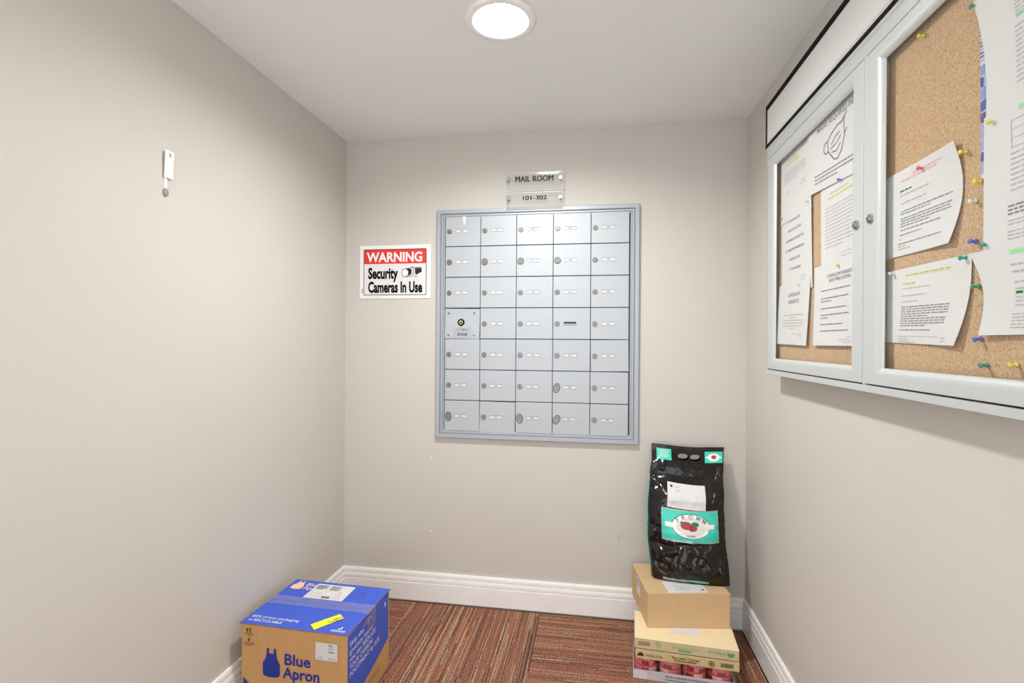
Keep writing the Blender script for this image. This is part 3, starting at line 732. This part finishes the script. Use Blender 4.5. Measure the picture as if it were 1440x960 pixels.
# shipping label on top
q = MB(); q.rect(.111, .212, .283, .332, ft2, PAPER)
fl = lambda a, b: (a, b, BH+.0022)
rr = random.Random(5)
for i in range(16): q.rect(.185+i*.0027, .285, .185+i*.0027+rr.uniform(.0008, .002), .322, fl, INK)
for i in range(5):
    for k in range(4): q.rect(.12+k*.014, .225+i*.008, .12+k*.014+rr.uniform(.005, .012), .2275+i*.008, fl, INKL)
for i in range(4):
    q.rect(.12, .288+i*.009, .12+rr.uniform(.03, .05), .293+i*.009, fl, INKD)
for i in range(5): q.rect(.235, .225+i*.012, .235+rr.uniform(.015, .035), .228+i*.012, fl, INKL)
q.rect(.178, .216, .1785, .33, fl, INKL); q.rect(.232, .216, .2325, .33, fl, INKL)
for i in range(3): q.rect(.185+i*.012, .22, .194+i*.012, .236, fl, INKD)
q.build('shipping_label', bx, recalc=False)
q = MB(); q.poly([ft2(.257, .036), ft2(.29, .006), ft2(.355, .1), ft2(.326, .124)], YELL)
for t_, w_ in ((.35, .3), (.6, .25)):
    q.poly([(.29+.03*t_+.02*t_, .03+.09*t_, BH+.0022), (.293+.03*t_+.02*t_, .028+.09*t_, BH+.0022), (.303+.03*t_+.03, .05+.09*t_, BH+.0022), (.3+.03*t_+.03, .052+.09*t_, BH+.0022)], INKD)
q.build('yellow_sticker', bx, recalc=False)
# clear tape over the seam, running down both ends
q = MB()
q.grid(20, 6, lambda a, b: (-.0085+(BW+.016)*a, .145+.065*b, BH+.003+.0012*noise.noise(Vector((a*14, b*5, 2)))), TAPE)
q.grid(5, 6, lambda a, b: (BW+.0025+.0012*noise.noise(Vector((a*5, b*5, 4))), .145+.075*b, BH+.002-.075*a), TAPE)
q.build('packing_tape', bx, smooth=True, recalc=False)
# front face print
ff = lambda a, b: (a, -.0018, b); ff2 = lambda a, b: (a, -.0026, b)
q = MB()
apron(q, ff, .124, .189, .070, .105, NAVY)
q.text('Blue', ff, NAVY, .056, .174, .190, bold=.022, align='LEFT', fit=.104); q.text('Apron', ff, NAVY, .056, .172, .141, bold=.022, align='LEFT', fit=.146)
q.poly([ff(.008, .124), ff(.036, .1), ff(.09, .04), ff(.09, .002), ff(.008, .002)], NAVY)
for ax in (.024, .036):
    q.rect(ax-.002, .29, ax+.002, .302, ff, BROWNP); q.poly([ff(ax-.0045, .3), ff(ax+.0045, .3), ff(ax, .307)], BROWNP)
q.rect(.014, .2855, .053, .287, ff, BROWNP); q.rect(.014, .281, .05, .282, ff, BROWNP)
q.disc(.031, .262, .0035, .005, ff, BROWNP, 10); q.stroke([(.033, .266), (.034, .276), (.03, .277)], .0015, ff, BROWNP)
for i, w_ in enumerate((.045, .046, .03)): 
    for k in range(5): q.rect(.011+k*w_/5, .251-i*.0048, .011+k*w_/5+w_/5-.0015, .2525-i*.0048, ff, BROWNP)
q.build('front_print', bx, recalc=False)
q = MB(); pts = rrect(.301, .224, .387, .287, .004, 3); q.poly([ff2(*p) for p in pts], PAPER)
f4 = lambda a, b: (a, -.003, b)
for i in range(5): q.rect(.352, .278-i*.006, .352+rr.uniform(.015, .028), .2805-i*.006, f4, INKD if i in (0, 4) else INKL)
for i in range(3): q.rect(.35, .234-i*.003, .38, .2352-i*.003, f4, INKL)
for i in range(3): q.rect(.308, .234-i*.003, .33, .2352-i*.003, f4, INKL)
q.build('front_label', bx, recalc=False)
# right end: blue field with curved kraft corner, white slogan
fr_ = lambda a, b: (BW+.0008, a, b); fr2 = lambda a, b: (BW+.0014, a, b)
q = MB()
cur = [(.002, BH-.006), (BD-.01, BH-.006), (BD-.01, .125)]
for i in range(1, 15):
    t_ = i/15; cur.append(((BD-.01)*(1-t_)+.002*t_, .125-(.075)*t_**.8+.0*t_))
cur += [(.002, .045)]
q.poly([fr_(*p) for p in cur], BLUE)
WPR = MATS['white print']
for i, (tx, w_) in enumerate((('Skip the', .105), ('grocery store:', .185), ('you can REDUCE', .205), ('YOUR CARBON', .178), ('FOOTPRINT by 35%', .24))):
    q.text(tx, fr2, WPR, .026, .014, .271-i*.0275, bold=.006, align='LEFT', fit=w_)
q.stroke([(.12, .288), (.15, .305), (.165, .29), (.15, .28), (.165, .305), (.19, .285), (.2, .3)], .0022, fr2, WPR)
q.disc(.308, .279, .006, .011, fr2, WPR, 14)
for i in range(3):
    for k in range(7): q.rect(.15+k*.016, .055-i*.008, .163+k*.016, .0575-i*.008, fr2, KRAFT2 if i < 0 else EDGE)
q.build('end_print', bx, recalc=False)

# ================================================================== STACK (right)
CA = math.atan2(-.028, .396)
# case of cans
cc = thing('can_case', 'shrink-wrapped lilac cardboard tray of pink cans, bottom of the right stack', 'can tray', (1.494, -.449, 0), CA)
CW, CD = .388, .20
q = MB()
q.box((0, 0, .0005), (CW, CD, .003), LILAC)
q.box((0, 0, .003), (CW, .003, .037), LILAC); q.box((0, CD-.003, .003), (CW, CD, .037), LILAC); q.box((0, .003, .003), (.003, CD-.003, .037), LILAC); q.box((CW-.003, .003, .003), (CW, CD-.003, .037), LILAC)
q.build('tray', cc)
q = MB(); fc = lambda a, b: (a, -.0008, b)
bars(q, fc, .125, .325, .021, .0065, INK, 2); bars(q, fc, .125, .285, .0085, .0055, INK, 3)
q.poly([fc(.0, .004), fc(.055, .002), fc(.055, .031), fc(.0, .036)], mat('pale lilac print', (222, 218, 226), rough=.6)); q.build('tray_print', cc, recalc=False)
q = MB()
def wrapf(a, b):
    z_ = .002+.081*b; y_ = -.0022-.0016*noise.noise(Vector((a*12, b*3, 1)))
    return (-.003+(CW+.006)*a, y_, z_)
q.grid(40, 6, wrapf, FILM)
q.grid(6, 6, lambda a, b: (-.003+.001*noise.noise(Vector((a*4, b*4, 9))), -.0022+(CD+.004)*a, .002+.081*b), FILM)
q.grid(6, 6, lambda a, b: (CW+.003+.001*noise.noise(Vector((a*4, b*4, 3))), -.0022+(CD+.004)*a, .002+.081*b), FILM)
q.build('shrink_film', cc, smooth=True, recalc=False)
can_b = MB(); CR = .0455
can_b.lathe([(CR-.003, 0), (CR, .002), (CR, .0045)], Matrix(), CANM, 32)
can_b.lathe([(CR-.0008, .0045), (CR-.0008, .045)], Matrix(), PINKC, 32, cap=False)
can_b.lathe([(CR-.0006, .045), (CR-.0006, .0485)], Matrix(), REDC, 32, cap=False)
can_b.lathe([(CR-.0008, .0485), (CR-.0008, .072)], Matrix(), PINKC, 32, cap=False)
can_me = can_b.mesh('can_body')
lid_b = MB(); lid_b.lathe([(CR-.0008, .072), (CR, .0735), (CR, .0775), (CR-.002, .0785), (CR-.0035, .0755), (.002, .0755)], Matrix(), CANM, 32); lid_me = lid_b.mesh('can_lid')
pt_b = MB()
def cyl(a, z): return ((CR-.0002)*math.sin(a), -(CR-.0002)*math.cos(a), z)
for (a0, a1, z0, z1, mt) in ((-.9, -.25, .05, .068, REDC), (-.2, .55, .012, .043, mat('can picture', (236, 190, 185), rough=.4)), (.15, .95, .051, .055, INKD), (.2, .9, .058, .062, INKD), (-.9, -.3, .02, .04, REDC)):
    for i in range(6):
        b0, b1 = a0+(a1-a0)*i/6, a0+(a1-a0)*(i+1)/6
        pt_b.poly([cyl(b0, z0), cyl(b1, z0), cyl(b1, z1), cyl(b0, z1)], mt)
pt_me = pt_b.mesh('can_print')
names = ('leftmost', 'second from left', 'third from left', 'rightmost')
RM = Matrix.Rotation(CA, 4, 'Z'); RM.translation = Vector((1.494, -.449, 0))
for row in range(2):
    for k in range(4):
        p = RM @ Vector((.051+k*.0953, .051+row*.096, .0035))
        lb = ('pink tin can in the wrapped tray, '+names[k]+' of the front row') if row == 0 else ('pink tin can in the tray\'s back row, behind the '+names[k]+' can')
        t = thing('food_can', lb, 'can', p, CA+RND.uniform(-1.2, 1.2) if row else CA+(.5, -.8, .1, -.5)[k], group='cans in the wrapped tray' if row == 0 else 'cans in the back row of the tray')
        for nm, me in (('can_body', can_me), ('can_lid', lid_me), ('can_print', pt_me)):
            o = bpy.data.objects.new(nm, me); COL.objects.link(o); o.parent = t
for me in (can_me, lid_me): me.polygons.foreach_set('use_smooth', [len(p.vertices) == 4 for p in me.polygons])

# golden printed tray
gt = thing('printed_tray', 'golden tan cardboard tray with dark print resting on the wrapped cans', 'carton', (1.503, -.451, .084), CA)
GW, GD, GH = .394, .213, .037
q = MB(); q.box((0, 0, 0), (GW, .004, GH), GOLDC); q.box((0, GD-.004, 0), (GW, GD, GH), GOLDC); q.box((0, .004, 0), (.004, GD-.004, GH), GOLDC); q.box((GW-.004, .004, 0), (GW, GD-.004, GH), GOLDC); q.box((.004, .004, 0), (GW-.004, GD-.004, .004), GOLDC)
q.build('tray_wall', gt, bevel=.001)
q = MB(); fg = lambda a, b: (a, -.0008, b)
q.poly([fg(.008, .010)]+[fg(.0195+.0125*math.cos(math.pi*(1-i/12)), .012+.0135*math.sin(math.pi*(1-i/12))) for i in range(13)]+[fg(.031, .010)], BROWNP)
q.text('WERUVA', fg, BROWNP, .0165, .038, .0095, align='LEFT', fit=.068)
q.text("Paw Lickin' Chicken", fg, BROWNP, .0125, .14, .0175, bold=.02, align='LEFT', fit=.105); bars(q, fg, .15, .235, .0088, .0042, BROWNP, 4)
for i in range(12): q.rect(.05+i*.009, .0285, .057+i*.009, .030, fg, TANC)
for i in range(22): q.rect(.115+i*.007, .0035, .12+i*.007, .0046, fg, EDGE)
for a0, w0 in ((.0115, .002), (.0075, .0015)):
    q.stroke([(.291+a0*math.cos(t_*math.pi/10), .0175+a0*math.sin(t_*math.pi/10)) for t_ in range(20)], w0, fg, BROWNP, True)
q.disc(.291, .0175, .0042, .0042, fg, BROWNP, 14)
x = .325
while x < .372:
    w_ = RND.uniform(.0008, .0028); q.rect(x, .010, x+w_, .026, fg, BROWNP); x += w_+RND.uniform(.0008, .0018)
q.build('tray_print', gt, recalc=False)['kind'] = 'stuff'

# cream inverted tray
ct = thing('cream_carton', 'shallow cream carton with upside-down green print under the brown box', 'carton', (1.499, -.450, .124), CA)
KW, KD, KH = .397, .215, .040
q = MB(); q.box((0, 0, 0), (KW, KD, KH), TANC); q.build('carton_side', ct, bevel=.001)
q = MB(); q.box((-.0005, -.0005, KH), (KW+.0005, KD+.0005, KH+.0012), CREAMC); q.build('carton_top', ct)
q = MB()
R180 = math.pi
x = .014
while x < .061:
    w_ = RND.uniform(.0008, .0028); q.rect(x, .013, x+w_, .030, fg, EDGE); x += w_+RND.uniform(.0008, .0018)
for a0, w0 in ((.0105, .0016), (.0065, .0014)):
    q.stroke([(.093+a0*math.cos(t_*math.pi/10), .0225+a0*math.sin(t_*math.pi/10)) for t_ in range(20)], w0, fg, PALEG, True)
q.disc(.093, .0225, .0035, .0035, fg, PALEG, 12)
for i in range(14): q.rect(.128+i*.0083, .0285, .134+i*.0083, .0297, fg, PALEG)
bars(q, fg, .145, .24, .0195, .0042, PALEG, 5)
bars(q, fg, .17, .225, .0085, .0065, GREENP, 6)
q.text('WERUVA', fg, GREENP, .0165, .348, .0285, align='LEFT', rot=R180, fit=.068)
q.poly([fg(.352, .0275)]+[fg(.3665+.0145*math.cos(math.pi+math.pi*i/12), .0265-.0155*abs(math.sin(math.pi*i/12))) for i in range(13)]+[fg(.381, .0275)], GREENP)
q.build('carton_print', ct, recalc=False)
q = MB(); fk = lambda a, b: (a, b, KH+.0018)
q.poly([fk(.142, .072), fk(.258, .072), fk(.262, .17), fk(.145, .17)], PAPER); q.build('top_label', ct, recalc=False)

# brown box
ba = math.atan2(.05, .342)
bz = thing('brown_box', 'plain brown cardboard box beneath the black bag', 'box', (1.557, -.369, .1655), ba)
QW, QD, QH = .346, .293, .1435
q = MB(); q.box((0, 0, 0), (QW, QD, QH-.002), KRAFT2); q.build('box_body', bz, bevel=.0015)
for (y0, y1) in ((0, .154), (.156, QD)):
    q = MB(); q.box((-.001, y0, QH-.002), (QW+.003, y1, QH+.0008), KRAFT2); q.build('top_flap', bz)
q = MB(); ft_ = lambda a, b: (a, b, QH+.0012)
q.poly([ft_(.088, .11), ft_(.092, .006), ft_(.262, .015), ft_(.258, .12)], PAPER)
ff_ = lambda a, b: (a, b, QH+.0015)
for i in range(6): q.rect(.13, .028+i*.008, .13+RND.uniform(.03, .07), .0305+i*.008, ff_, INKL)
q.rect(.238, .032, .25, .042, ff_, INKD); q.rect(.11, .05, .116, .053, ff_, INKL)
q.build('top_label', bz, recalc=False)
q = MB(); q.grid(4, 10, lambda a, b: (-.0022, .12+.07*a, QH-.08*b), TAPE); q.build('side_tape', bz, recalc=False)

# ================================================================== BLACK FOOD BAG
BO = Vector((1.76, -.18, .312))
def ramp(v, pts):
    for (a, ya), (b, yb) in zip(pts, pts[1:]):
        if v <= b:
            t = (v-a)/(b-a); t = t*t*(3-2*t); return ya+(yb-ya)*t
    return pts[-1][1]
def yf(v): return ramp(v, [(0, -.247), (.12, -.262), (.35, -.245), (.6, -.195), (.8, -.108), (1., -.050)])
def yb(v): return ramp(v, [(0, -.125), (.15, -.085), (.4, -.07), (.7, -.052), (.85, -.045), (1., -.0475)])
def xl(v): return 1.600+.006*v - .022*math.sin(math.pi*min(1, v*1.15))*(1 if v < .87 else 0) 
def xr(v): return 1.916+.019*v - .016*math.sin(math.pi*v)
def zz(u, v): return .313+ (.566-.007*u+.004*math.cos(u*6))*v - .002*u*(1-v)
def wr(u, v):
    k = max(0, 1-max(0, (v-.8))/.12)
    n1 = noise.noise(Vector((u*3.2, v*5, 1.3)))*.007
    n2 = (1-abs(noise.noise(Vector((u*4+v*2.5, v*7-u, 5.1)))))**7*.010
    n3 = (1-abs(noise.noise(Vector((u*9-v*6, v*13, 9.7)))))**6*.006
    cr = -.012*math.exp(-((v-.405-.03*(u-.5))/.018)**2)*(.4+.6*abs(2*u-1)) - .010*math.exp(-((v-.29-.06*(u-.5))/.02)**2)*(1-.5*u)
    dg = .012*math.exp(-(((u-.885)-(v-.68)*.35)/.032)**2)*math.exp(-((v-.68)/.09)**2)
    base = min(1, v/.05)
    def ss(a, b, x): t = max(0, min(1, (x-a)/(b-a))); return t*t*(3-2*t)
    k *= 1-.8*ss(.08, .2, u)*ss(.97, .86, u)*ss(.27, .34, v)*ss(.9, .79, v)
    return ((n1+n2+n3)*k + cr*k - dg*0 + dg)*base
def Sf(u, v, off=0.):
    e = abs(2*u-1)
    f_, b_ = yf(v), yb(v)
    y = f_ + (b_-f_)*.38*min(1, .3+v*2.2)*e**3 - wr(u, v) - off
    tilt = -.022*(u-.45)*(1-v)
    return Vector((xl(v)+(xr(v)-xl(v))*u, min(y+tilt, b_-.0015-off), zz(u, v)))-BO
def Sb(u, v):
    e = abs(2*u-1); f_, b_ = yf(v), yb(v)
    return Vector((xl(v)+(xr(v)-xl(v))*u, b_-(b_-f_)*.12*e**3 + .006*(1-e)*math.sin(math.pi*v)*0, zz(u, v)))-BO
def Ss(side, w, v, off=0.):
    u = side; a = Sf(u, v); b = Sb(u, v); p = a.lerp(b, w)
    bow = .010*math.sin(math.pi*w)*(1-v)+.006*noise.noise(Vector((w*2, v*8, 3+side)))*math.sin(math.pi*w)
    p.x += (-1 if side == 0 else 1)*(bow+off); return p
NU, NV, NS = 90, 120, 6
HOLES = [(.435, .92, .074, .0225), (.605, .918, .072, .0225)]
bag = thing('food_bag', 'upright black plastic pet food bag with teal label on the brown box', 'bag', BO)
q = MB(); q.mi(BAGB)
ringn = 2*NU+2*NS
def ringpt(i, v):
    if i < NU: return Sf(i/NU, v)
    if i < NU+NS: return Ss(1, (i-NU)/NS, v)
    if i < 2*NU+NS: return Sb(1-(i-NU-NS)/NU, v)
    return Ss(0, 1-(i-2*NU-NS)/NS, v)
def ring_u(i):
    if i <= NU: return i/NU
    if NU+NS <= i <= 2*NU+NS: return 1-(i-NU-NS)/NU
    return -9
def holer(i, v):
    u = ring_u(i)
    if u < 0: return 9, None
    best = (9, None)
    for (cu, cv, ru, rv) in HOLES:
        d = (abs((u-cu)/ru)**2.6+abs((v-cv)/rv)**2.6)**(1/2.6)
        if d < best[0]: best = (d, (cu, cv, ru, rv))
    return best
pts = {}
kill = set()
for j in range(NV):
    for i in range(ringn):
        u1 = ring_u(i); u2 = ring_u(i+1 if i+1 < ringn else 0)
        if u1 >= 0 and u2 >= 0:
            uc = i+.5; vc = (j+.5)/NV
            um = (u1+u2)/2
            for (cu, cv, ru, rv) in HOLES:
                if abs((um-cu)/ru)**2.6+abs((vc-cv)/rv)**2.6 < 1: kill.add((i, j))
bnd = set()
for (i, j) in kill:
    for (a, b) in ((i, j), (i+1, j), (i, j+1), (i+1, j+1)):
        for (di, dj) in ((0, 0), (-1, 0), (0, -1), (-1, -1)):
            if (a+di, b+dj) not in kill: bnd.add((a, b))
for j in range(NV+1):
    for i in range(ringn):
        v = j/NV
        if (i, j) in bnd:
            d, hl = holer(i, v); cu, cv, ru, rv = hl; u = ring_u(i)
            u = cu+(u-cu)/d; v2 = cv+(v-cv)/d
            p = Sf(u, v2) if i <= NU else Sb(u, v2)
        else: p = ringpt(i, v)
        q.v.append(tuple(p))
for j in range(NV):
    for i in range(ringn):
        if (i, j) in kill: continue
        a, b = j*ringn+i, j*ringn+(i+1) % ringn
        q.f.append((a, b, b+ringn, a+ringn)); q.m.append(0)
q.f.append(tuple(range(ringn))[::-1]); q.m.append(0)
q.build('bag_film', bag, smooth=True, recalc=False)
def patch(q, u0, u1, v0, v1, mt, off, n=40, du=0., dv=0.): q.grid(n, n, lambda a, b: Sf(u0+(u1-u0)*a+du*b, v0+(v1-v0)*b+dv*a, off), mt)
q = MB(); WH = mat('white glossy print', (235, 236, 232), rough=.3)
patch(q, .155, .90, .315, .545, MATS['silver strip print'], .0012); patch(q, .165, .89, .325, .537, TEAL, .0018)
def dsc(q, cu, cv, ru, rv, mt, off, n=32):
    for k in range(5):
        r0_, r1_ = k/5, (k+1)/5
        for i in range(n):
            a, b = 2*math.pi*i/n, 2*math.pi*(i+1)/n
            q.poly([Sf(cu+ru*r*math.cos(t), cv+rv*r*math.sin(t), off) for r, t in ((r1_, a), (r1_, b), (r0_, b), (r0_, a))] if k else [Sf(cu+ru*r1_*math.cos(t), cv+rv*r1_*math.sin(t), off) for t in (a, b)]+[Sf(cu, cv, off)], mt)
dsc(q, .53, .434, .25, .088, INKD, .0023); dsc(q, .53, .434, .243, .084, WH, .0028)
patch(q, .20, .84, .418, .452, WH, .0033, 16); dsc(q, .53, .434, .19, .06, mat('logo pale grey', (216, 216, 212), rough=.4), .0038)
dsc(q, .47, .44, .075, .028, REDP, .0044, 16); dsc(q, .55, .425, .06, .022, REDP, .0046, 16); dsc(q, .585, .452, .05, .016, TEALD, .0048, 16); dsc(q, .42, .46, .03, .008, TEALD, .0048, 12)
def curved(q, body, cu, cv, ru, rv, a_mid, span, size, mt, off, flip=1):
    n_ = len(body)
    for i, chx in enumerate(body):
        if chx == ' ': continue
        t = a_mid+flip*(span/2-span*i/(n_-1))
        pu, pv = cu+ru*math.cos(t), cv+rv*math.sin(t)
        ang = (t-math.pi/2)*.55 if flip > 0 else (t+math.pi/2)*.55
        c_, s_ = math.cos(ang), math.sin(ang)
        q.text(chx, lambda a, b: Sf(pu+(c_*a-s_*b)/.32, pv+(s_*a+c_*b)/.566, off), mt, size, bold=.01)
curved(q, 'FROMM', .53, .428, .20, .060, math.pi/2, 1.9, .023, INK, .0050)
[patch(q, .475+.022*k, .49+.022*k, .367, .376, INK, .0050, 2) for k in range(5)]
q.build('front_label', bag, smooth=True, recalc=False)
q = MB(); patch(q, .06, .268, .885, .968, TEAL, .0012, 8)
for i in range(5): patch(q, .085+.01*(i % 2), .24-.012*(i % 3), .955-i*.012, .959-i*.012, WH, .0018, 4)
q.build('upper_panel', bag, recalc=False)
q = MB(); patch(q, .735, .985, .882, .965, TEAL, .0012, 8); dsc(q, .86, .922, .085, .030, WH, .0018, 20); patch(q, .75, .97, .917, .928, WH, .0018, 4); dsc(q, .86, .924, .035, .014, REDP, .0024, 14)
q.build('corner_panel', bag, recalc=False)
q = MB()
def lab(a, b, off=.004): return Sf(.225+.505*a, .558+.172*b-.0106*a, off)+Vector((0, -.0015, 0))
q.grid(30, 30, lab, PAPER)
for (a0, a1, b0, b1, mt) in ((.07, .13, .82, .9, INKD), (.2, .33, .84, .86, INKL), (.2, .34, .74, .76, INKL), (.2, .30, .68, .70, INKL), (.1, .38, .26, .27, INKL), (.1, .22, .19, .20, INKL), (.26, .38, .12, .13, INKL), (.1, .2, .12, .13, INKL), (.47, .475, .1, .95, INKL)):
    q.poly([lab(a, b, .0048) for a, b in ((a0, b0), (a1, b0), (a1, b1), (a0, b1))], mt)
q.build('shipping_label', bag, smooth=True, recalc=False)
q = MB(); patch(q, .12, .42, .008, .03, MATS['silver strip print'], .0012, 8); patch(q, .42, .72, .010, .03, mat('grey teal strip', (120, 165, 160), rough=.3), .0012, 8); q.build('bottom_strip', bag, recalc=False)
q = MB(); q.grid(6, 30, lambda a, b: Ss(0, .18+.6*a, .06+.70*b, .0012), TEAL); q.build('side_stripe', bag, smooth=True, recalc=False)
